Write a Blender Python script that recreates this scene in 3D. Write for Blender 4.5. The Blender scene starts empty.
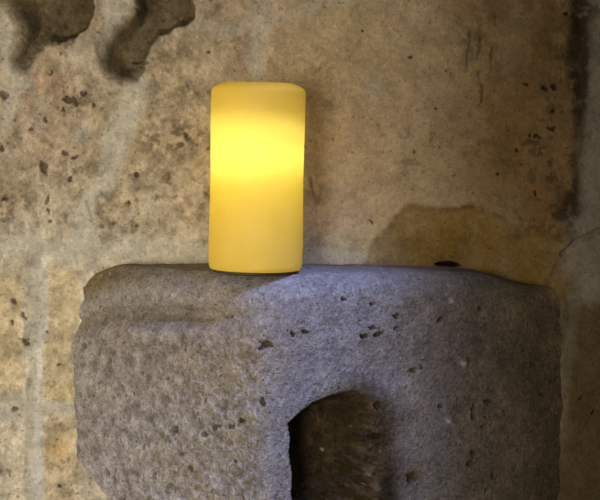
import bpy, bmesh, math, random
import numpy as np
from mathutils import Vector

scn = bpy.context.scene
# ------------------------------------------------------------------ camera
F = 1595.0                       # focal length in pixels of the 600 x 500 frame
PITCH = math.radians(4.3)
CAM = np.array([0.0, -1.30, 0.1145])
cam_d = bpy.data.cameras.new('camera'); cam = bpy.data.objects.new('camera', cam_d)
scn.collection.objects.link(cam)
cam.location = CAM; cam.rotation_euler = (math.pi/2 - PITCH, 0, 0)
cam_d.sensor_fit = 'HORIZONTAL'; cam_d.sensor_width = 36; cam_d.lens = F*36/600
cam_d.clip_start = .02
scn.camera = cam
# ------------------------------------------------------------------ world, lights, exposure
w = bpy.data.worlds.new('world'); scn.world = w; w.use_nodes = True
bg = w.node_tree.nodes['Background']
bg.inputs[0].default_value = (1.0, .86, .68, 1); bg.inputs[1].default_value = .10

def aim(o, target):
    o.rotation_euler = (Vector(target) - o.location).to_track_quat('-Z', 'Y').to_euler()
def area(name, loc, target, size, power, col):
    d = bpy.data.lights.new(name, 'AREA'); d.shape = 'DISK'; d.size = size; d.energy = power; d.color = col
    o = bpy.data.objects.new(name, d); scn.collection.objects.link(o); o.location = loc; aim(o, target); return o
d = bpy.data.lights.new('warm_lamp', 'SPOT'); d.energy = 50; d.color = (1.0, .91, .77)
d.spot_size = math.radians(42); d.spot_blend = 1.0; d.shadow_soft_size = .22
o = bpy.data.objects.new('warm_lamp', d); scn.collection.objects.link(o)
o.location = (-.38, -1.45, .0); aim(o, (-.18, .06, -.08))
area('warm_side_lamp', (-.95, -.60, -.08), (-.15, .05, -.04), .80, 4.6, (1.0, .90, .74))
d = bpy.data.lights.new('cool_lamp', 'SPOT'); d.energy = 108; d.color = (.33, .44, 1.0)
d.spot_size = math.radians(15.5); d.spot_blend = 1.0; d.shadow_soft_size = .10
o = bpy.data.objects.new('cool_lamp', d); scn.collection.objects.link(o)
o.location = (.26, -.42, .85); aim(o, (.025, -.085, -.01))
scn.view_settings.view_transform = 'Standard'; scn.view_settings.look = 'None'
scn.view_settings.exposure = 0.0; scn.view_settings.gamma = 1.0
scn.view_settings.use_curve_mapping = False

# ------------------------------------------------------------------ numeric helpers
def project(x, y, z):
    """where a point of the place shows in the photograph's frame"""
    dx, dy, dz = x-CAM[0], y-CAM[1], z-CAM[2]
    c, s = math.cos(PITCH), math.sin(PITCH)
    fw = dy*c - dz*s; up = dy*s + dz*c
    return 300 + F*dx/fw, 250 - F*up/fw
def hash3(ix, iy, iz, seed):
    h = (ix.astype(np.int64)*374761393 + iy.astype(np.int64)*668265263 + iz.astype(np.int64)*2147483647 + seed*974634777) & 0xFFFFFFFF
    h = ((h ^ (h >> 13))*1274126177) & 0xFFFFFFFF
    h = ((h ^ (h >> 16))*2246822519) & 0xFFFFFFFF
    h = h ^ (h >> 15)
    return (h & 0xFFFFFF)/float(0xFFFFFF)
def vnoise(x, y, z, seed=0):
    ix, iy, iz = np.floor(x), np.floor(y), np.floor(z)
    fx, fy, fz = x-ix, y-iy, z-iz
    u, v, t = [q*q*q*(q*(q*6-15)+10) for q in (fx, fy, fz)]
    r = 0
    for a in (0, 1):
        for b in (0, 1):
            for c in (0, 1):
                r = r + hash3(ix+a, iy+b, iz+c, seed)*(u if a else 1-u)*(v if b else 1-v)*(t if c else 1-t)
    return r*2-1
def fbm(P, scale, octv=4, seed=0, gain=.5, stretch=(1, 1, 1)):
    x, y, z = P[0]*scale*stretch[0]+7.3, P[1]*scale*stretch[1]+3.1, P[2]*scale*stretch[2]+11.7
    r = 0; a = 1; tot = 0
    for k in range(octv):
        r = r + a*vnoise(x, y, z, seed+k*17); tot += a; a *= gain
        x, y, z = x*2.03+1.7, y*2.03+5.1, z*2.03+2.9
    return r/tot
def cells(P, scale, prob, rmin, rmax, seed=0):
    """rounded pits: 1 at the middle of a pit, 0 outside"""
    k = .9/scale*.55
    wq = [k*fbm(P, scale*1.6, 3, seed+60+j, .7) for j in range(3)]
    x, y, z = (P[0]+wq[0])*scale, (P[1]+wq[1])*scale, (P[2]+wq[2])*scale
    ix, iy, iz = np.floor(x), np.floor(y), np.floor(z)
    best = np.zeros_like(x)
    for a in (-1, 0, 1):
        for b in (-1, 0, 1):
            for c in (-1, 0, 1):
                jx, jy, jz = ix+a, iy+b, iz+c
                d = np.sqrt((jx+hash3(jx, jy, jz, seed+1)-x)**2+(jy+hash3(jx, jy, jz, seed+2)-y)**2+(jz+hash3(jx, jy, jz, seed+3)-z)**2)
                rr = rmin+(rmax-rmin)*hash3(jx, jy, jz, seed+4)**2
                on = hash3(jx, jy, jz, seed+5) < prob
                best = np.maximum(best, np.where(on, np.clip(1-d/rr, 0, 1), 0))
    return best
def ss(a, b, x):
    t = np.clip((x-a)/(b-a), 0, 1); return t*t*(3-2*t)
def seg(px, py, pts, wid):
    """soft stroke along a polyline; wid per point; returns 1 on the line falling to 0 at one width"""
    best = np.zeros_like(px)
    for (a, b, wa), (c, d_, wb) in [((p[0], p[1], wid[i]), (q[0], q[1], wid[i+1])) for i, (p, q) in enumerate(zip(pts, pts[1:]))]:
        vx, vy = c-a, d_-b
        t = np.clip(((px-a)*vx+(py-b)*vy)/(vx*vx+vy*vy), 0, 1)
        dd = np.hypot(px-a-t*vx, py-b-t*vy)
        best = np.maximum(best, 1-dd/(wa+(wb-wa)*t))
    return np.clip(best, 0, 1)
def sdf(px, py, poly):
    """signed distance to a polygon, positive inside"""
    dmin = np.full(px.shape, 1e9); ins = np.zeros(px.shape, bool)
    n = len(poly)
    for i in range(n):
        (a, b), (c, e) = poly[i], poly[(i+1) % n]
        vx, vy = c-a, e-b
        t = np.clip(((px-a)*vx+(py-b)*vy)/(vx*vx+vy*vy+1e-9), 0, 1)
        dmin = np.minimum(dmin, np.hypot(px-a-t*vx, py-b-t*vy))
        if b != e:
            ins ^= ((b > py) != (e > py)) & (px < (c-a)*(py-b)/(e-b)+a)
    return np.where(ins, dmin, -dmin)
def blob(px, py, x, y, rx, ry, rot=0):
    c, s = math.cos(math.radians(rot)), math.sin(math.radians(rot))
    u = ((px-x)*c+(py-y)*s)/rx; v = (-(px-x)*s+(py-y)*c)/ry
    return np.exp(-(u*u+v*v))
def mixc(col, c, m):
    return col*(1-m[..., None]) + np.array(c)*m[..., None]

# ------------------------------------------------------------------ mesh helpers
def grid_mesh(name, X, Y, Z, col, mat, extra_verts=None, extra_faces=None, flip=False):
    nv, nu = X.shape
    co = np.stack([X, Y, Z], -1).reshape(-1, 3)
    idx = np.arange(nv*nu).reshape(nv, nu)
    q = np.stack([idx[:-1, :-1], idx[:-1, 1:], idx[1:, 1:], idx[1:, :-1]], -1).reshape(-1, 4)
    if flip: q = q[:, ::-1]
    faces = [q]
    colr = np.concatenate([col.reshape(-1, 3), np.ones((nv*nu, 1))], 1)
    if extra_verts is not None:
        co = np.concatenate([co, extra_verts]); faces.append(np.array(extra_faces))
        colr = np.concatenate([colr, np.tile([.3, .25, .18, 1], (len(extra_verts), 1))])
    q = np.concatenate(faces)
    me = bpy.data.meshes.new(name)
    me.vertices.add(len(co)); me.vertices.foreach_set('co', co.astype(np.float32).ravel())
    me.loops.add(q.size); me.loops.foreach_set('vertex_index', q.astype(np.int32).ravel())
    me.polygons.add(len(q)); me.polygons.foreach_set('loop_start', np.arange(0, q.size, 4, dtype=np.int32))
    me.polygons.foreach_set('use_smooth', np.ones(len(q), bool))
    me.update(calc_edges=True); me.validate()
    at = me.color_attributes.new('stone_colour', 'FLOAT_COLOR', 'POINT')
    at.data.foreach_set('color', colr.astype(np.float32).ravel())
    me.materials.append(mat)
    ob = bpy.data.objects.new(name, me); scn.collection.objects.link(ob)
    return ob
def stone_material(name, grain=.12, bump=.0006, fine=700, fleck=0.5):
    m = bpy.data.materials.new(name); m.use_nodes = True
    nt = m.node_tree; N = nt.nodes; L = nt.links
    bs = N['Principled BSDF']; bs.inputs['Roughness'].default_value = .92
    bs.inputs['Specular IOR Level'].default_value = .18
    tc = N.new('ShaderNodeTexCoord')
    at = N.new('ShaderNodeAttribute'); at.attribute_name = 'stone_colour'
    n1 = N.new('ShaderNodeTexNoise'); n1.inputs['Scale'].default_value = fine; n1.inputs['Detail'].default_value = 3
    n2 = N.new('ShaderNodeTexNoise'); n2.inputs['Scale'].default_value = fine*.42; n2.inputs['Detail'].default_value = 6
    n2.inputs['Roughness'].default_value = .65
    n3 = N.new('ShaderNodeTexNoise'); n3.inputs['Scale'].default_value = fine*.62; n3.inputs['Detail'].default_value = 3
    for n in (n1, n2, n3): L.new(tc.outputs['Object'], n.inputs['Vector'])
    mr = N.new('ShaderNodeMapRange'); mr.inputs[1].default_value = .3; mr.inputs[2].default_value = .7
    mr.inputs[3].default_value = 1-grain*.8; mr.inputs[4].default_value = 1+grain*.6
    L.new(n1.outputs['Fac'], mr.inputs[0])
    mr2 = N.new('ShaderNodeMapRange'); mr2.inputs[1].default_value = .3; mr2.inputs[2].default_value = .7
    mr2.inputs[3].default_value = 1-grain*1.1; mr2.inputs[4].default_value = 1+grain*.9
    L.new(n2.outputs['Fac'], mr2.inputs[0])
    # small dark flecks in the stone
    mf = N.new('ShaderNodeMapRange'); mf.inputs[1].default_value = .30; mf.inputs[2].default_value = .40
    mf.inputs[3].default_value = 1-fleck; mf.inputs[4].default_value = 1
    L.new(n3.outputs['Fac'], mf.inputs[0])
    # small pale grains
    n4 = N.new('ShaderNodeTexNoise'); n4.inputs['Scale'].default_value = fine*.8; n4.inputs['Detail'].default_value = 2
    L.new(tc.outputs['Object'], n4.inputs['Vector'])
    mg = N.new('ShaderNodeMapRange'); mg.inputs[1].default_value = .62; mg.inputs[2].default_value = .72
    mg.inputs[3].default_value = 1; mg.inputs[4].default_value = 1+fleck*.8
    L.new(n4.outputs['Fac'], mg.inputs[0])
    m0 = N.new('ShaderNodeMath'); m0.operation = 'MULTIPLY'; L.new(mg.outputs[0], m0.inputs[0]); L.new(mf.outputs[0], m0.inputs[1]); mf = m0
    m1 = N.new('ShaderNodeMath'); m1.operation = 'MULTIPLY'; L.new(mr.outputs[0], m1.inputs[0]); L.new(mr2.outputs[0], m1.inputs[1])
    m2 = N.new('ShaderNodeMath'); m2.operation = 'MULTIPLY'; L.new(m1.outputs[0], m2.inputs[0]); L.new(mf.outputs[0], m2.inputs[1])
    vm = N.new('ShaderNodeVectorMath'); vm.operation = 'SCALE'
    L.new(at.outputs['Color'], vm.inputs[0]); L.new(m2.outputs[0], vm.inputs['Scale'])
    L.new(vm.outputs[0], bs.inputs['Base Color'])
    ad = N.new('ShaderNodeMath'); ad.operation = 'MULTIPLY_ADD'; ad.inputs[1].default_value = .30
    L.new(n1.outputs['Fac'], ad.inputs[0]); L.new(n2.outputs['Fac'], ad.inputs[2])
    bp = N.new('ShaderNodeBump'); bp.inputs['Strength'].default_value = 1; bp.inputs['Distance'].default_value = bump
    L.new(ad.outputs[0], bp.inputs['Height']); L.new(bp.outputs[0], bs.inputs['Normal'])
    return m

# ------------------------------------------------------------------ back wall
WY = .065
def axis(lo, hi, lo2, hi2, step, grow=1.07, mx=.014):
    mid = list(np.arange(lo, hi, step)); a = []; s = step; p = lo
    while p > lo2: s = min(s*grow, mx); p -= s; a.append(p)
    b = []; s = step; p = mid[-1]
    while p < hi2: s = min(s*grow, mx); p += s; b.append(p)
    return np.array(a[::-1]+mid+b)
xs = axis(-.275, .275, -.75, .75, .00082)
zs = axis(-.225, .24, -.75, .65, .00082)
X, Z = np.meshgrid(xs, zs)
PX, PY = project(X, WY+0*X, Z)
P = (X, 0*X, Z)
n_big = fbm(P, 14, 4, 1); n_mid = fbm(P, 60, 4, 5); n_fine = fbm(P, 220, 3, 9); n_warp = fbm(P, 30, 3, 21); n_warp2 = fbm(P, 35, 3, 29)
n_rough = fbm(P, 110, 4, 33, .6)
wx, wy = PX+9*n_warp, PY+9*n_warp2
inside = ss(-60, 0, PX)*ss(660, 600, PX)*ss(-60, 0, PY)*ss(560, 500, PY)

# mortar joints (strength 0..1)
def stroke(pts, wid, soft=.5):
    return ss(0, soft, seg(wx, wy, pts, wid))
mort = np.zeros_like(X)
for pts, wid, soft, st in [
    ([(-80, 236), (0, 243), (60, 250), (130, 250), (210, 254), (290, 250), (360, 252)], [22, 22, 24, 22, 20, 20, 10], .8, .9),
    ([(138, 78), (128, 105), (116, 140), (103, 175), (88, 205), (82, 240)], [14, 20, 21, 20, 20, 20], .7, 1.0),
    ([(36, 250), (36, 330), (36, 410), (38, 520), (38, 640)], [15, 10, 9, 11, 11], .8, 1.0),
    ([(-60, 412), (10, 410), (40, 408), (85, 412), (110, 415)], [14, 15, 15, 13, 13], .7, .9),
    ([(262, -60), (262, 0), (258, 40), (256, 85)], [22, 20, 18, 12], .9, .75),
    ([(190, 30), (230, 30), (300, 8), (350, 2)], [9, 10, 12, 8], .9, .5),
    ([(112, -40), (112, 0), (112, 30), (104, 52)], [24, 22, 17, 7], .6, .9),
    ([(0, 20), (10, 45), (14, 85), (6, 125)], [22, 20, 14, 6], .8, .6),
    ([(598, -60), (600, 60), (598, 170), (588, 250), (590, 290)], [24, 22, 24, 30, 20], .8, .8),
    ([(350, -6), (470, -8), (620, -10)], [9, 9, 9], .8, .6),
    ([(572, 300), (566, 340), (556, 400), (546, 470), (540, 560)], [12, 12, 10, 8, 8], .8, .6),
]:
    mort = np.maximum(mort, st*stroke(pts, wid, soft))
# running courses beyond the part in view
ou = 1-inside
bz = np.abs(((PY-250)/165.0) % 1 - 0)*165; bz = np.minimum(bz, 165-bz)
row = np.floor((PY-250)/165.0)
bx = ((PX-36)/250.0+.5*(row % 2)) % 1*250; bx = np.minimum(bx, 250-bx)
mort = np.maximum(mort, ou*np.maximum(ss(13, 6, bz+4*n_warp), ss(13, 6, bx+4*n_warp2)))

h = .0016*n_big + .0012*n_mid                                     # relief towards the room
left = ss(330, 120, PX)
rough = left*(1-mort)
h += (1-mort)*.0011*(1-ss(0, 1, mort)) + rough*(.0016*n_rough+.0005*n_fine) + (1-left)*(.0003*n_fine+.0004*n_rough)
# stone pitting
pit = cells(P, 95, .30, .15, .55, 3)*left*(1-mort)*ss(-.25, .35, fbm(P, 22, 3, 44))
pit2 = cells(P, 180, .25, .2, .6, 8)*(1-mort)*ss(-.1, .4, fbm(P, 26, 3, 47))*(.35+.65*left)
h -= .0030*np.minimum(pit*1.6, 1)+.0016*np.minimum(pit2*1.6, 1)
# thin ridge round the foot of a stone
h += .0016*ss(0, .6, seg(wx, wy, [(86, 200), (93, 220), (101, 234), (118, 240)], [4, 4, 4, 4]))
# mortar daub at the right
daub = blob(wx, wy, 588, 262, 34, 30)
h += .007*daub + .0075*ss(525, 562, PX)*ss(268, 310, PY)*ss(720, 600, PX)*ss(900, 560, PY)
# groove above the daub
h -= .003*ss(0, 1, seg(wx, wy, [(566, 250), (584, 240), (600, 230)], [4, 5, 5]))
# lower edge of the big stone swells then undercuts over the pedestal
h += .004*blob(PX, PY, 460, 222, 110, 22) - .0035*blob(PX, PY, 450, 252, 110, 12)
h += .0015*ss(0, 1, seg(wx, wy, [(455, 205), (505, 212), (512, 226), (540, 226)], [7, 7, 7, 7]))
# step to the recessed strip at far right
h -= .005*ss(566, 582, wx)*ss(262, 225, PY)*inside

# the two hollows at the top left
H1 = [(88, -70), (93, -20), (93, 0), (94, 10), (91, 22), (86, 32), (75, 41), (60, 47), (50, 51), (43, 60), (40, 68), (30, 78), (14, 74), (6, 62), (8, 42), (16, 26), (6, 12), (-10, 2), (-30, -30), (-20, -70)]
H2 = [(186, -60), (190, -10), (193, 0), (196, 10), (197, 20), (190, 27), (176, 34), (163, 37), (156, 46), (151, 58), (148, 70), (139, 83), (120, 88), (102, 78), (94, 60), (96, 40), (112, 22), (130, 14), (134, 8), (130, -8), (128, -60)]
hx, hy = PX+4*n_warp+3.5*n_mid+1.5*n_rough*(1+ss(170, 110, PX)), PY+4*n_warp2+1.5*n_rough
s1, s2 = sdf(hx, hy, H1), sdf(hx, hy, H2)
w1 = 9+26*ss(70, 20, PX); w2 = 9+22*ss(160, 110, PX)
m1 = ss(-1.5, 1, s1/w1*1.6); m1 = ss(0, 1, np.clip(s1/w1, 0, 1)); m2 = ss(0, 1, np.clip(s2/w2, 0, 1))
hol = np.maximum(m1, m2)
h -= .017*m1 + .017*m2
# rims round the hollows stand a little proud
h += .003*np.exp(-np.minimum(np.abs(s1), np.abs(s2))/14)*(1-hol)
holes = []
n_hx, n_hy, n_hz = fbm(P, 260, 3, 141, .7), fbm(P, 260, 3, 143, .7), fbm(P, 300, 2, 147, .7)
def hole(x, y, rx, ry, rot=0, dep=.004):
    holes.append(np.clip(blob(PX+3.0*n_hx, PY+3.0*n_hy, x, y, rx*.85, ry*.85, rot)*(1.15+.9*n_hz), 0, 1)); return dep
for a in [(51, 73, 2, 3, 0), (84, 93, 3.5, 2.5, 20), (72, 101, 8, 4, 10), (65, 99, 3, 2, 0), (94, 104, 2.5, 2.5, 0), (46, 120, 2.5, 1.8, -30), (31, 129, 2.8, 2, -20), (44, 167, 4, 6, -20), (64, 110, 2, 1.5, 0),
          (47, 200, 2, 5, 10), (49, 212, 2, 4, -20), (50, 222, 2.4, 1.6, 0), (5, 199, 3, 2, 20), (65, 153, 4, 3, 0), (75, 157, 4, 2, -25), (71, 179, 3, 2, -20), (60, 40, 4, 3, 20), (4, 95, 5, 4, 0), (3, 150, 3, 3, 0),
          (209, 52, 1.6, 2.6, 40), (186, 135, 3, 3, 0), (137, 174, 3, 2, 0), (136, 226, 1.8, 1.8, 0), (129, 202, 1.5, 2.2, 0), (138, 61, 9, 1.7, 0), (147, 63, 3, 1.6, -10), (163, 18, 2, 2, 0),
          (545, 88, 4, 2.3, 35), (554, 87, 2.6, 3, 0), (527, 85, 2.6, 1.6, 30), (554, 110, 3, 2, 0), (552, 129, 3.5, 2.6, 0), (537, 136, 4, 3, 40), (530, 135, 2, 1.5, 0), (518, 150, 1.9, 2, 0), (497, 174, 2, 1.5, 0), (522, 164, 2.5, 1.2, 0), (573, 165, 1.6, 2, 0), (536, 193, 1.8, 1.8, 0),
          (436, 109, 1.2, 1.2, 0), (362, 31, 1.3, 1, 0), (411, 58, 2, 1.5, 0), (415, 151, 1, 1, 0), (391, 151, 1, 1, 0), (370, 222, 3, 1.3, 40), (333, 139, 1.4, 1.4, 0), (566, 14, 3, 2, 0), (592, 410, 1.7, 4, 10), (579, 397, 2, 1.3, 0),
          (13, 322, 1.6, 2.2, 0), (15, 410, 2.4, 2.4, 0), (24, 316, 3, 6, -35), (26, 342, 3, 5, -35), (47, 333, 1.4, 1.4, 0), (60, 365, 1.3, 1.3, 0), (60, 487, 2, 2, 0), (58, 440, 1.4, 1, 0), (14, 281+20, 2, 4, -30)]:
    hole(*a)
HL = ss(.22, .75, np.minimum(sum(holes), 1))
h -= .0045*HL*(1-.4*hol)
crev = blob(PX, PY+1.5*n_mid, 448, 265, 13, 2.8, 2)
h -= .020*ss(.25, .8, crev)
# vertical tool scratches
scr = np.zeros_like(X)
for p in ([(471, 33), (469, 70)], [(481, 26), (480, 58)], [(496, 5), (495, 25)], [(495, 48), (495, 70)], [(466, 40), (474, 50)], [(314, 178), (316, 200)], [(480, 72), (479, 105)]):
    scr = np.maximum(scr, seg(wx, PY, p, [3.2, 2.2]))
h -= .0010*scr

# colours of the wall
c_cream = (.60, .54, .42); c_ochre = (.50, .385, .20); c_mort = (.50, .465, .385); c_tan = (.50, .385, .255)
col = np.tile(np.array(c_tan), X.shape+(1,))
col = mixc(col, (.42, .365, .28), left*.8)
col = mixc(col, c_cream, left*ss(140, 290, PY+25*n_big)*.9)
col = mixc(col, (.52, .45, .33), left*ss(-.2, .5, n_mid)*.35)
col = mixc(col, c_ochre, ss(42, 48, PX)*ss(84, 76, PX)*ss(258, 275, PY)*.55)
col = mixc(col, (.50, .33, .14), blob(PX, PY, 58, 450, 14, 18)*.75*ss(-.5, .3, n_mid))
col = mixc(col, (.44, .36, .17), blob(PX, PY, 60, 392, 16, 9)*.6)
col = mixc(col, c_ochre, ss(26, 16, PX)*ss(262, 285, PY)*ss(400, 385, PY)*.6)
col = mixc(col, (.40, .31, .19), left*ss(235, 200, PY)*ss(-.3, .5, fbm(P, 20, 3, 191))*.7)
col = mixc(col, (.42, .27, .17), left*(blob(PX, PY, 50, 80, 34, 26)+.6*blob(PX, PY, 40, 130, 40, 40))*.6*ss(-.5, .3, n_mid))
col = mixc(col, (.42, .28, .17), (.6*blob(PX, PY, 195, 200, 22, 22)+.5*blob(PX, PY, 205, 160, 12, 30))*ss(-.5, .3, n_mid))
col = mixc(col, (.34, .25, .15), left*ss(.1, .6, fbm(P, 34, 4, 61))*.45*(1-ss(240, 280, PY)))
col = mixc(col, (.27, .215, .14), left*ss(.0, .4, fbm(P, 130, 3, 71, .6))*.7*ss(-.3, .2, n_warp)*(1-.6*ss(240, 280, PY)))
# worn face of the big stone; browning rightwards includes painted light falloff
brown = ss(380, 530, PX+35*n_big)
col = mixc(col, (.46, .34, .21), (1-left)*.5*ss(-.5, .5, n_mid))
col = mixc(col, (.47, .37, .20), (1-left)*.5*ss(.0, .5, fbm(P, 18, 3, 83)))
col = mixc(col, (.175, .106, .038), brown*.93)
col = mixc(col, (.12, .08, .035), brown*ss(.05, .55, fbm(P, 40, 4, 91))*.5)
# water stain with its tide line over the pedestal
ST = [(352, 292), (362, 262), (376, 238), (388, 222), (399, 208), (412, 203), (430, 205), (446, 206), (470, 204), (492, 210), (506, 216), (512, 230), (530, 224), (552, 232), (572, 240), (560, 262), (546, 290)]
sst = sdf(PX+5*n_mid+3*n_rough, PY+5*n_warp2+4*n_mid, ST)
stain = ss(-3, 5, sst)
col = mixc(col, (.20, .122, .026), stain*np.clip(.80+.35*n_mid+.3*n_big, 0, 1))
col = mixc(col, (.10, .055, .012), np.exp(-((sst-3)/3)**2)*(.25+.6*ss(430, 470, PX))*ss(-.5, .2, n_rough))
col = mixc(col, (.13, .085, .025), blob(PX, PY, 450, 258, 60, 7)*.5)
# black lichen at the right edge of the big stone
mm0 = mort
# mortar
mvar = .5+.5*n_mid
mc = np.array(c_mort)[None, None, :]*(.92+.16*mvar[..., None])
mm = (mort*(1-.3*ss(0, .6, n_rough)))[..., None]
col = col*(1-mm)+mc*mm
grey = ss(560, 590, wx)*inside
col = mixc(col, (.175, .145, .11), grey*.75*ss(330, 250, PY))
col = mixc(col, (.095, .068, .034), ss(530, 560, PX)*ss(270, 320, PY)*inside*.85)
col = mixc(col, (.14, .115, .075), ss(0, .8, seg(wx, wy, [(572, 300), (567, 340), (556, 400), (546, 470), (540, 560)], [9, 9, 8, 6, 6]))*.5)
col = mixc(col, (.19, .165, .125), daub*.6)
lich = (blob(PX, PY, 580, 50, 10, 40)+blob(PX, PY, 580, 95, 7, 24)+.9*blob(PX, PY, 570, 205, 12, 22)+.8*blob(PX, PY, 560, 232, 12, 9)+.6*blob(PX, PY, 585, 8, 20, 12)+.35*blob(PX, PY, 560, 60, 30, 50))
col = mixc(col, (.035, .024, .012), np.clip(lich*1.5, 0, 1)*ss(-.45, .10, fbm(P, 90, 4, 101, .65))*.85)
rs = fbm(P, 26, 4, 113, .6, (1, 1, .45))
col = mixc(col, (.26, .135, .045), ss(.0, .4, rs)*ss(400, 470, PX)*ss(580, 560, PX)*ss(220, 190, PY)*.45)
col = mixc(col, (.30, .24, .15), ss(.1, .5, -rs)*ss(430, 480, PX)*ss(575, 560, PX)*.35)
sc = (blob(PX, PY, 545, 140, 30, 40)+blob(PX, PY, 558, 205, 24, 34)+.7*blob(PX, PY, 575, 60, 24, 60)+.5*blob(PX, PY, 480, 40, 20, 30)+.5*blob(PX, PY, 425, 150, 50, 40))
col = mixc(col, (.045, .028, .014), np.clip(sc, 0, 1)*ss(.12, .38, fbm(P, 130, 4, 117, .65))*.8)
col = mixc(col, (.10, .05, .022), blob(PX, PY, 552, 200, 14, 18)*ss(-.4, .3, n_rough)*.7)
strk = fbm(P, 60, 4, 111, .6, (1, 1, .22))
col = mixc(col, (.14, .095, .045), ss(.0, .45, strk)*ss(430, 480, PX)*ss(575, 545, PX)*ss(205, 150, PY)*.6)
# pale bright bead of mortar on the vertical joint, pale lime on the lower joint
col = mixc(col, (.64, .63, .58), ss(0, .7, seg(wx, PY, [(41, 262), (40, 340), (41, 420), (37, 520)], [6, 5, 6, 6]))*.5)
col = mixc(col, (.56, .53, .42), blob(PX, PY, 325, 253, 46, 20)*.9+blob(PX, PY, 200, 252, 60, 9)*.4)
col = mixc(col, (.56, .54, .48), blob(PX, PY, 152, 205, 7, 10)*.5+blob(PX, PY, 28, 84, 5, 5)*.8+blob(PX, PY, 84, 130, 12, 10)*.4+blob(PX, PY, 84, 140, 16, 6)*.3)
col = mixc(col, (.35, .36, .33), blob(PX, PY, 372, 86, 7, 14, -15)*.5)
# hollows: brown earth pointing, darkened further in place of their shade
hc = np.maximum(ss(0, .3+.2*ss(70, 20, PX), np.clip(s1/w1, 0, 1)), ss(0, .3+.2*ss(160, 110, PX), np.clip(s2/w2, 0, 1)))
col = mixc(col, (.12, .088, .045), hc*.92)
col = mixc(col, (.10, .07, .03), (blob(PX, PY, 80, 5, 16, 30)*m1+blob(PX, PY, 186, 14, 14, 18)*m2+.6*blob(PX, PY, 138, 68, 14, 16)*m2)*.9)  # deepest shade of the hollows painted in, mostly at their right ends
col = mixc(col, (.30, .24, .13), hol*ss(0, .6, fbm(P, 70, 4, 151))*.35)
clu = cells(P, 330, .5, .2, .6, 181)*left*(1-mm0)*ss(.05, .35, fbm(P, 38, 3, 187))
col = mixc(col, (.14, .095, .055), np.clip(clu*1.8, 0, 1)*.75)
# dirt sits in the pits
col = mixc(col, (.17, .12, .07), np.clip(pit*1.5, 0, 1)*.75)
col = mixc(col, (.20, .14, .08), np.clip(pit2*1.6, 0, 1)*.6)
col = mixc(col, (.06, .035, .018), HL*(.8-.15*left))
col = mixc(col, (.07, .045, .022), scr*.8*ss(-.4, .2, n_rough))
col = mixc(col, (.03, .02, .015), ss(.25, .6, crev))  # crevice painted near-black for the shade in its gap
spk = cells(P, 260, .05, .15, .4, 12)
col = mixc(col, (.07, .04, .02), ss(0.05, .35, spk)*.7)
mot = fbm(P, 75, 5, 161, .7)
# worn dirty patches on the stones
for (x, y, rx, ry, a_) in [(180, 140, 30, 24, .8), (155, 140, 14, 10, .6), (188, 95, 30, 14, .5), (135, 172, 12, 7, .6), (80, 100, 26, 9, .7), (75, 170, 20, 14, .6), (45, 170, 12, 12, .5), (190, 215, 14, 9, .6), (100, 205, 6, 22, .6), (22, 195, 20, 12, .4), (5, 210, 12, 20, .4), (168, 60, 16, 12, .3), (320, 65, 12, 14, .5), (325, 105, 18, 12, .35), (318, 190, 8, 16, .5), (358, 195, 12, 10, .4), (470, 40, 10, 30, .5), (495, 15, 30, 20, .3), (205, 195, 12, 14, .5), (30, 265, 12, 12, .3), (230, 40, 40, 8, .3)]:
    col = mixc(col, (.15, .11, .065), blob(PX, PY, x, y, rx, ry)*a_*1.2*ss(-.25, .25, fbm(P, 190, 3, 171, .7)))
lw = (.4+.6*left)[..., None]
col = np.clip(col*(1+lw*(.22*n_fine[..., None]+.20*n_rough[..., None])+lw*.75*mot[..., None]*(1-.6*mm)), .008, .9)

Yw = WY - h
idx = np.arange(X.size).reshape(X.shape)
ring = np.concatenate([idx[0, :], idx[1:, -1], idx[-1, :-1][::-1], idx[1:-1, 0][::-1]])
rv = np.stack([X.ravel()[ring], np.full(len(ring), .30), Z.ravel()[ring]], -1)
base = X.size; n = len(ring)
ef = [[ring[(i+1) % n], ring[i], base+i, base+(i+1) % n] for i in range(n)]
nb = len(rv)
rv = np.concatenate([rv, [[xs[0], .30, zs[0]], [xs[-1], .30, zs[0]], [xs[-1], .30, zs[-1]], [xs[0], .30, zs[-1]]]])
ef.append([base+nb+3, base+nb+2, base+nb+1, base+nb])
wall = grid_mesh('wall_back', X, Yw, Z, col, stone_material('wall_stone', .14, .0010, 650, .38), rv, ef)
wall['kind'] = 'structure'

# floor far below, on which wall and pedestal stand
bm = bmesh.new()
bmesh.ops.create_cube(bm, size=1)
for v in bm.verts: v.co = Vector((v.co.x*1.5, -.5+v.co.y*1.6, -.79+v.co.z*.08))
me = bpy.data.meshes.new('floor'); bm.to_mesh(me); bm.free()
mf = bpy.data.materials.new('floor_stone'); mf.use_nodes = True
nt = mf.node_tree; tn = nt.nodes.new('ShaderNodeTexNoise'); tn.inputs['Scale'].default_value = 9; tn.inputs['Detail'].default_value = 8
rp = nt.nodes.new('ShaderNodeValToRGB'); rp.color_ramp.elements[0].color = (.10, .08, .06, 1); rp.color_ramp.elements[1].color = (.24, .2, .15, 1)
nt.links.new(tn.outputs['Fac'], rp.inputs[0]); nt.links.new(rp.outputs[0], nt.nodes['Principled BSDF'].inputs['Base Color'])
nt.nodes['Principled BSDF'].inputs['Roughness'].default_value = .9
me.materials.append(mf)
fl = bpy.data.objects.new('floor', me); scn.collection.objects.link(fl); fl['kind'] = 'structure'

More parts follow.
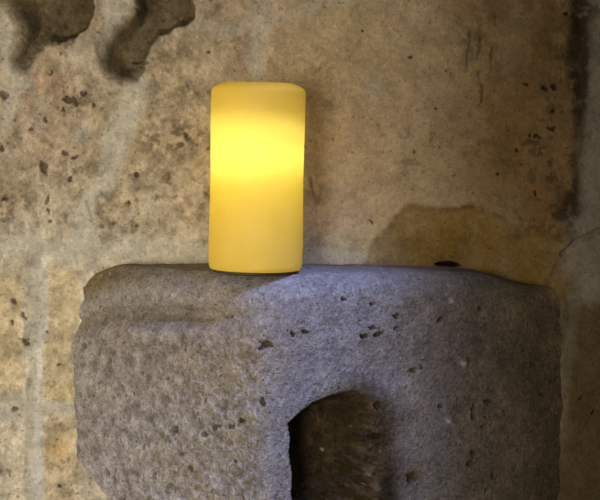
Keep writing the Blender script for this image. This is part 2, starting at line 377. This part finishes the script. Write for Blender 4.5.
# ------------------------------------------------------------------ stone pedestal
O = np.array([-.012, .078])                 # pole of the polar layout, just inside the wall
PLft = np.array([-.1955, .065]); PC = np.array([-.028, -.068]); PR = np.array([.244, .067])
def line(a, b):
    t = (b-a)/np.linalg.norm(b-a); nrm = np.array([t[1], -t[0]]); 
    dd = np.dot(nrm, a-O)
    return (nrm, dd) if dd > 0 else (-nrm, -dd)
n1, d1 = line(PLft, PC); n2, d2 = line(PC, PR)
nu = 760
# angles: more of them where the faces are long in view
th_l = math.atan2(PLft[1]+.006-O[1], PLft[0]-O[0]) % (2*math.pi); th_c = math.atan2(PC[1]-O[1], PC[0]-O[0]) % (2*math.pi)
def edge_pts(a, b, k):
    t = np.linspace(0, 1, k, endpoint=False)[:, None]; return a+(b-a)*t
A0 = PLft+(PLft-PC)*.10; B0 = PR+(PR-PC)*.06
pts = np.concatenate([edge_pts(A0, PC, 330), edge_pts(PC, B0, 430)])
th = np.arctan2(pts[:, 1]-O[1], pts[:, 0]-O[0]); th = np.where(th > math.pi/2, th-2*math.pi, th)
E = np.stack([np.cos(th), np.sin(th)], -1)
a1 = np.maximum(E@n1, 1e-4)/d1; a2 = np.maximum(E@n2, 1e-4)/d2       # 1/r of both faces
# profile rows
t_top = np.linspace(0, 1, 110)[:-1]                  # pole -> start of shoulder
z_face = np.concatenate([np.arange(0, .215, .00085), .215+np.cumsum(np.linspace(.001, .02, 50))])
z_face = z_face[z_face < .7]; z_face = np.append(z_face, .75)
RS = .021                                            # shoulder radius
t_sh = np.linspace(0, 1, 42)[:-1]*math.pi/2
rows = [('t', t) for t in t_top]+[('s', t) for t in t_sh]+[('f', z) for z in z_face if z > RS]
nv = len(rows)
R = np.zeros((nv, len(th))); ZZ = np.zeros_like(R)
kk = np.zeros(nv)
for i, (k, t) in enumerate(rows):
    zc = 0 if k == 't' else (RS*(1-math.cos(t)) if k == 's' else t)
    kp = 7+16*float(ss(.0, .06, np.array(zc)))       # the arris is blunter near the top
    r = (a1**kp+a2**kp)**(-1/kp)
    if k == 't': R[i] = (r-RS)*t**.8; ZZ[i] = 0
    elif k == 's': R[i] = r-RS+RS*math.sin(t); ZZ[i] = -RS*(1-math.cos(t))
    else: R[i] = r; ZZ[i] = -t
lf = ss(0, 1, np.clip((th_c-(th % (2*math.pi)))/.35, 0, 1))[None, :]*np.ones((nv, 1))   # 1 on the left face
XX = O[0]+R*E[None, :, 0]; YY = O[1]+R*E[None, :, 1]
PX, PY = project(XX, YY, ZZ)
P = (XX, YY, ZZ)
q_big = fbm(P, 16, 4, 201); q_mid = fbm(P, 55, 4, 205); q_fine = fbm(P, 230, 3, 209); q_w = fbm(P, 30, 3, 221); q_r = fbm(P, 120, 4, 233, .6)
depth = -ZZ
face = ss(.008, .024, depth)
# inward displacement in plan
dsp = np.zeros_like(R)
m_l = ss(250, 180, PX)
# moulding on the left face: rounded roll above a worn groove
gy = 313+.055*(PX-75)+3*q_w
dsp += .0100*np.exp(-((PY-gy)/9)**2)*(.15+.85*m_l)*(.35+.65*ss(78, 100, PX))*ss(300, 200, PX)
dsp += .0045*ss(gy+4, gy-8, PY)*ss(262, 272, PY)*ss(310, 200, PX)
dsp += .010*ss(300, 272, PY)*ss(130, 80, PX)*face      # rounded far end of the roll
roughp = face*ss(gy, gy+16, PY)*ss(290, 240, PX)
dsp += -.0022*q_big*face-.0012*q_mid*face-roughp*(.0014*q_r+.0009*q_fine)-(1-roughp)*(.0004*q_r+.0003*q_fine)*face
pA = cells(P, 120, .55, .2, .62, 303)*roughp*ss(-.3, .3, fbm(P, 24, 3, 304))
pB = cells(P, 230, .4, .2, .6, 313)*face*(.25+.75*roughp)
dsp += .0010*np.minimum(pA*1.8, 1)+.0009*np.minimum(pB*1.8, 1)
# chipped low left corner where mortar covers the stone
dsp += .030*ss(0, 14, (PY-452)-1.5*(PX-78))*ss(120, 92, PX)*face
ph = []
p_hx, p_hy, p_hz = fbm(P, 260, 3, 241, .7), fbm(P, 260, 3, 243, .7), fbm(P, 300, 2, 247, .7)
for a in [(106, 471, 2.3, 5, -8), (98, 490, 2.5, 2.5, 0), (190+15, 434, 2.4, 3, 0), (176, 430, 2.5, 4, 20), (168, 440, 2.5, 3, 0), (216, 427, 4, 3, -30), (232, 427, 3, 2.5, 20), (242, 421, 2, 2, 0), (262, 402, 2.5, 5, -20), (206, 400, 1.6, 3, 20), (191, 468, 2, 2.5, 0), (235, 462, 1.6, 1.6, 0), (243, 497, 2, 1.5, 0),
          (267, 345, 7, 4, 25), (260, 349, 3, 2.2, 0), (293, 335, 2.6, 2.2, 0), (304, 332, 3, 2, 0), (364, 336, 4, 2.4, 15), (379, 333, 5, 2.2, -20), (373, 328, 4, 2, 0), (396, 328, 3, 2, 30), (441, 316, 2.4, 2, 0), (396, 315, 3, 2, 0), (440, 318, 2, 2, 0), (481, 304, 2, 2, 0), (510, 283, 2, 1.2, 0), (482, 304, 1.7, 1.7, 0), (416, 370, 3.5, 3, 0), (424, 366, 2, 2, 0), (474, 413, 2.6, 3.5, 0), (488, 396, 4, 3, 0), (474, 405, 2, 6, 0), (443, 405, 2.5, 2.5, 0), (483, 423, 2.2, 1.8, 0), (476, 452, 3, 4, -15), (495, 475, 3, 3.5, 0), (472, 462, 5, 2.5, 0), (487, 488, 3, 2, 0), (528, 477, 2, 2, 0), (413, 478, 5, 7, 10), (535, 345, 4, 2, -30), (469, 355, 3, 1.5, 30), (470, 359, 1.8, 1.8, 0), (542, 378, 2, 2, 0), (379, 406, 3, 4, 0), (372, 304, 3, 1.6, 0), (344, 300, 3, 1.4, 10), (230, 318, 1.5, 1.5, 0), (116, 334, 2, 3, 0), (84, 334, 3, 4, -20)]:
    ph.append(np.clip(blob(PX+3*p_hx, PY+3*p_hy, *a)*(1.15+.9*p_hz), 0, 1))
PHL = ss(.2, .75, np.minimum(sum(ph), 1))*face
dsp += .0042*PHL
topm = 1-face
R2 = np.maximum(R-dsp*np.clip(R/.05, 0, 1), 0)
XX = O[0]+R2*E[None, :, 0]; YY = O[1]+R2*E[None, :, 1]
# the top sags to the right and is slightly uneven
fade = ss(.30, .0, depth)
ZZ2 = ZZ - (.0045*ss(.03, .17, XX)+.014*ss(.14, .205, XX))*fade - .014*ss(-.145, -.20, XX)*fade
flat = np.exp(-(((XX+.0355)/.046)**2+((YY+.018)/.05)**2)**3)
ZZ2 += topm*(.0012*q_mid+.0012*q_big+.0004*q_r)*(1-flat)
# arched niche: cut straight back from the right-hand face
NI = [(294, 620), (292, 500), (291, 472), (288.5, 452), (290, 440), (287.5, 424), (297, 415), (313, 403), (329, 396), (343, 391), (358, 389), (372, 396), (382, 406), (388, 422), (391, 450), (394, 480), (393, 620)]
sn = sdf(PX+1.6*q_mid+8*q_r*ss(335, 375, PX), PY+1.5*q_mid, NI)
wn = 2.4+56*ss(330, 380, PX)+7*ss(310, 340, PX)
ni = ss(0, 1, np.clip(sn/wn, 0, 1))
dn = .052*ni*(.75+.25*ss(385, 300, PX))-.006*ni*fbm(P, 45, 4, 402)-.0025*ni*q_r
ni *= (face > .2); dn *= (face > .2)
XX = XX-n2[0]*dn; YY = YY-n2[1]*dn
# colour
col = np.tile(np.array((.285, .250, .225)), R.shape+(1,))
col = mixc(col, (.335, .300, .270), lf*.8)
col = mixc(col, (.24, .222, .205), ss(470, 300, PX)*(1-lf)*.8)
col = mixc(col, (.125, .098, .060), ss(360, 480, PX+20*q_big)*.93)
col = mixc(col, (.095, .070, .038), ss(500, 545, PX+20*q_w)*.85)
col = mixc(col, (.38, .35, .36), roughp*ss(360, 470, PY+40*q_big)*ss(200, 90, PX)*.6)
col = mixc(col, (.43, .395, .36), roughp*ss(.0, .45, q_r)*.4)
col = mixc(col, (.19, .16, .14), roughp*ss(.0, .45, -q_r)*.55)
q_s = fbm(P, 300, 3, 471, .7, (1, 1, .6))
col = mixc(col, (.14, .115, .10), roughp*ss(.2, .5, q_s)*ss(-.3, .3, q_mid)*.55)
col = mixc(col, (.50, .47, .44), roughp*ss(.2, .5, -q_s)*.35)
col = mixc(col, (.26, .205, .15), blob(PX, PY, 225, 345, 70, 40)*.55)
col = mixc(col, (.24, .185, .12), ss(-.1, .5, fbm(P, 30, 4, 411))*.3)
col = mixc(col, (.17, .125, .055), topm*ss(215, 110, PX+15*q_w)*.7)            # left of top painted browner, as in the candle's shade
col = mixc(col, (.13, .10, .045), blob(PX, PY, 95, 275, 16, 8)*ss(-.4, .3, q_mid)*.8)
col = mixc(col, (.23, .17, .09), topm*ss(.045, .062, YY)*.8)                    # brown line where top meets wall
col = mixc(col, (.20, .165, .12), np.exp(-((PY-gy)/8)**2)*m_l*.75)  # shade of the groove painted as a darker band
col = mixc(col, (.12, .10, .085), np.clip(pA*1.5, 0, 1)*.55)
col = mixc(col, (.12, .10, .09), np.clip(pB*1.6, 0, 1)*.45)
col = mixc(col, (.06, .045, .035), np.clip(PHL*1.1, 0, 1)*.72)
# soot stain in and round the niche, darkened further to stand in for shade
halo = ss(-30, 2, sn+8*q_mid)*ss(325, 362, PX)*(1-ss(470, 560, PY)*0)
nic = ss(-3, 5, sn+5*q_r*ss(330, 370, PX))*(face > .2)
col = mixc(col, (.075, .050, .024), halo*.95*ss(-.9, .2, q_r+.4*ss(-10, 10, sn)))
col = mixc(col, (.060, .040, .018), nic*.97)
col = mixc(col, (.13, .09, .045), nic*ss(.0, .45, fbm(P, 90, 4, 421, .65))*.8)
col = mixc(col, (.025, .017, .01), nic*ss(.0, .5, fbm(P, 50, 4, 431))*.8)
col = mixc(col, (.10, .075, .03), blob(PX, PY, 413, 478, 10, 12)*.6)
col = mixc(col, (.14, .11, .08), ss(0, 1, seg(PX, PY, [(300, 411), (313, 400), (330, 392), (345, 386)], [7, 7, 8, 9]))*(1-ni)*.6)
lspk = cells(P, 210, .045, .1, .35, 515)
col = mixc(col, (.50, .47, .42), ss(.05, .4, lspk)*.6)
for (x, y, r) in [(451, 297, 2.4), (463, 360, 3), (89, 360, 4), (177, 300, 3), (449, 418, 3), (170, 296, 2)]:
    col = mixc(col, (.52, .50, .45), blob(PX, PY, x, y, r, r)*.7)
dspk = cells(P, 250, .12, .15, .42, 525)
col = mixc(col, (.07, .055, .045), ss(.05, .35, dspk)*.6*face)
col = np.clip(col*(1+.28*q_fine[..., None]+.22*q_r[..., None]+.28*fbm(P, 75, 5, 461, .7)[..., None]), .006, .9)
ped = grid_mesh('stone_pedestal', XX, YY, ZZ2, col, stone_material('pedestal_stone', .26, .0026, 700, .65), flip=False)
# close the mesh at back and foot
bm = bmesh.new(); bm.from_mesh(ped.data)
bmesh.ops.remove_doubles(bm, verts=[v for v in bm.verts if (v.co.x-O[0])**2+(v.co.y-O[1])**2 < 1e-8], dist=1e-4)
be = [e for e in bm.edges if len(e.link_faces) == 1]
bmesh.ops.holes_fill(bm, edges=be, sides=0)
bmesh.ops.recalc_face_normals(bm, faces=bm.faces)
bm.to_mesh(ped.data); bm.free()
ped['label'] = 'weathered grey stone pedestal with a dark niche, standing against the wall'
ped['category'] = 'pedestal'

# ------------------------------------------------------------------ candle
def lathe(name, prof, mat, parent, seg_n=160, wob=0, seed=0):
    verts = []; faces = []
    for (r, z) in prof:
        for k in range(seg_n):
            a = 2*math.pi*k/seg_n
            rr = r*(1+wob*(math.sin(3*a+seed+z*40)+.6*math.sin(7*a+z*90))) if r > 1e-5 else 0
            verts.append((rr*math.cos(a), rr*math.sin(a), z))
    for i in range(len(prof)-1):
        for k in range(seg_n):
            j = (k+1) % seg_n
            faces.append((i*seg_n+k, i*seg_n+j, (i+1)*seg_n+j, (i+1)*seg_n+k))
    me = bpy.data.meshes.new(name); me.from_pydata(verts, [], faces)
    b = bmesh.new(); b.from_mesh(me); bmesh.ops.remove_doubles(b, verts=b.verts, dist=1e-6)
    bmesh.ops.recalc_face_normals(b, faces=b.faces); b.to_mesh(me); b.free()
    for p in me.polygons: p.use_smooth = True
    me.materials.append(mat)
    ob = bpy.data.objects.new(name, me); scn.collection.objects.link(ob); ob.parent = parent
    return ob
wax = bpy.data.materials.new('wax'); wax.use_nodes = True
nt = wax.node_tree; N = nt.nodes; L = nt.links; N.clear()
out = N.new('ShaderNodeOutputMaterial')
df = N.new('ShaderNodeBsdfDiffuse'); tr = N.new('ShaderNodeBsdfTranslucent'); gl = N.new('ShaderNodeBsdfGlossy')
tc = N.new('ShaderNodeTexCoord'); nz = N.new('ShaderNodeTexNoise'); nz.inputs['Scale'].default_value = 45; nz.inputs['Detail'].default_value = 5
L.new(tc.outputs['Object'], nz.inputs['Vector'])
rp = N.new('ShaderNodeValToRGB'); rp.color_ramp.elements[0].position = .3; rp.color_ramp.elements[1].position = .7
rp.color_ramp.elements[0].color = (.76, .54, .085, 1); rp.color_ramp.elements[1].color = (.82, .60, .12, 1)
L.new(nz.outputs['Fac'], rp.inputs[0]); L.new(rp.outputs[0], df.inputs[0])
tr.inputs[0].default_value = (.93, .86, .20, 1)
gl.inputs[0].default_value = (1, 1, 1, 1); gl.inputs['Roughness'].default_value = .6
mx = N.new('ShaderNodeMixShader'); mx.inputs[0].default_value = .35
mx2 = N.new('ShaderNodeMixShader'); mx2.inputs[0].default_value = .012
L.new(df.outputs[0], mx.inputs[1]); L.new(tr.outputs[0], mx.inputs[2]); L.new(mx.outputs[0], mx2.inputs[1]); L.new(gl.outputs[0], mx2.inputs[2]); L.new(mx2.outputs[0], out.inputs[0])
def plain(name, c, rough=.5):
    m = bpy.data.materials.new(name); m.use_nodes = True
    b = m.node_tree.nodes['Principled BSDF']; b.inputs['Roughness'].default_value = rough
    t = m.node_tree.nodes.new('ShaderNodeTexNoise'); t.inputs['Scale'].default_value = 200
    r = m.node_tree.nodes.new('ShaderNodeValToRGB')
    r.color_ramp.elements[0].color = (*[q*.85 for q in c], 1); r.color_ramp.elements[1].color = (*c, 1)
    m.node_tree.links.new(t.outputs['Fac'], r.inputs[0]); m.node_tree.links.new(r.outputs[0], b.inputs['Base Color'])
    return m
cr = bpy.data.objects.new('pillar_candle', None); scn.collection.objects.link(cr)
cr.empty_display_size = .02
cr.location = (-.0362, -.018, .0002); cr.rotation_euler = (0, math.radians(1.2), 0)
cr['label'] = 'yellow pillar candle with a glowing upper band standing on the stone pedestal'
cr['category'] = 'candle'
HC = .1520; RC = .0376
prof = [(0, .0030), (.030, .0030), (.0345, .0024), (.0362, .0028), (RC-.0004, .0045), (RC, .007)]
prof += [(RC+.0003*math.sin(z*60), z) for z in np.linspace(.012, HC-.008, 40)]
prof += [(RC-.0002, HC-.0060), (RC-.0010, HC-.0046), (RC-.0045, HC-.0024), (RC-.0085, HC-.0006), (RC-.0105, HC), (RC-.0125, HC-.0006), (RC-.0145, HC-.003), (.019, HC-.008), (.011, HC-.010), (.004, HC-.0105), (0, HC-.0105)]
body = lathe('wax_body', prof, wax, cr, wob=.0016)
lathe('base_cap', [(0, 0), (.0335, 0), (.0345, .0006), (.0345, .0022), (.0335, .0029), (0, .0029)], plain('dark_plastic', (.035, .025, .02)), cr)['label'] = 'dark base under the wax'
lathe('wick', [(0, HC-.0105), (.0012, HC-.0105), (.0011, HC-.004), (.0007, HC-.0025), (0, HC-.0025)], plain('wick_thread', (.05, .04, .03), .9), cr, 24)
ld = bpy.data.lights.new('candle_glow', 'POINT'); ld.energy = .060; ld.color = (1, .97, 1); ld.shadow_soft_size = .003
lo = bpy.data.objects.new('candle_glow', ld); scn.collection.objects.link(lo); lo.parent = cr
lo.location = (-.002, -.003, .100)
lathe('glow_baffle', [(.0012, .088), (.0135, .0915), (.014, .0920), (.0135, .0925), (.003, .0925), (.0012, .088)], plain('pale_plastic', (.6, .58, .5)), cr, 48)  # added disc hidden in the wax, shapes the glow into a band
lathe('glow_baffle', [(.0012, .1070), (.003, .1075), (.0135, .1075), (.014, .1080), (.0135, .1085), (.0012, .1120), (.0012, .1070)], plain('pale_plastic', (.6, .58, .5)), cr, 48)  # matching upper disc, also added to bound the glowing band
ld = bpy.data.lights.new('candle_glow', 'POINT'); ld.energy = .17; ld.color = (1, .84, .08); ld.shadow_soft_size = .006  # second point added to spread a yellow glow through the wax
lo = bpy.data.objects.new('candle_glow', ld); scn.collection.objects.link(lo); lo.parent = cr
lo.location = (0, 0, .090)
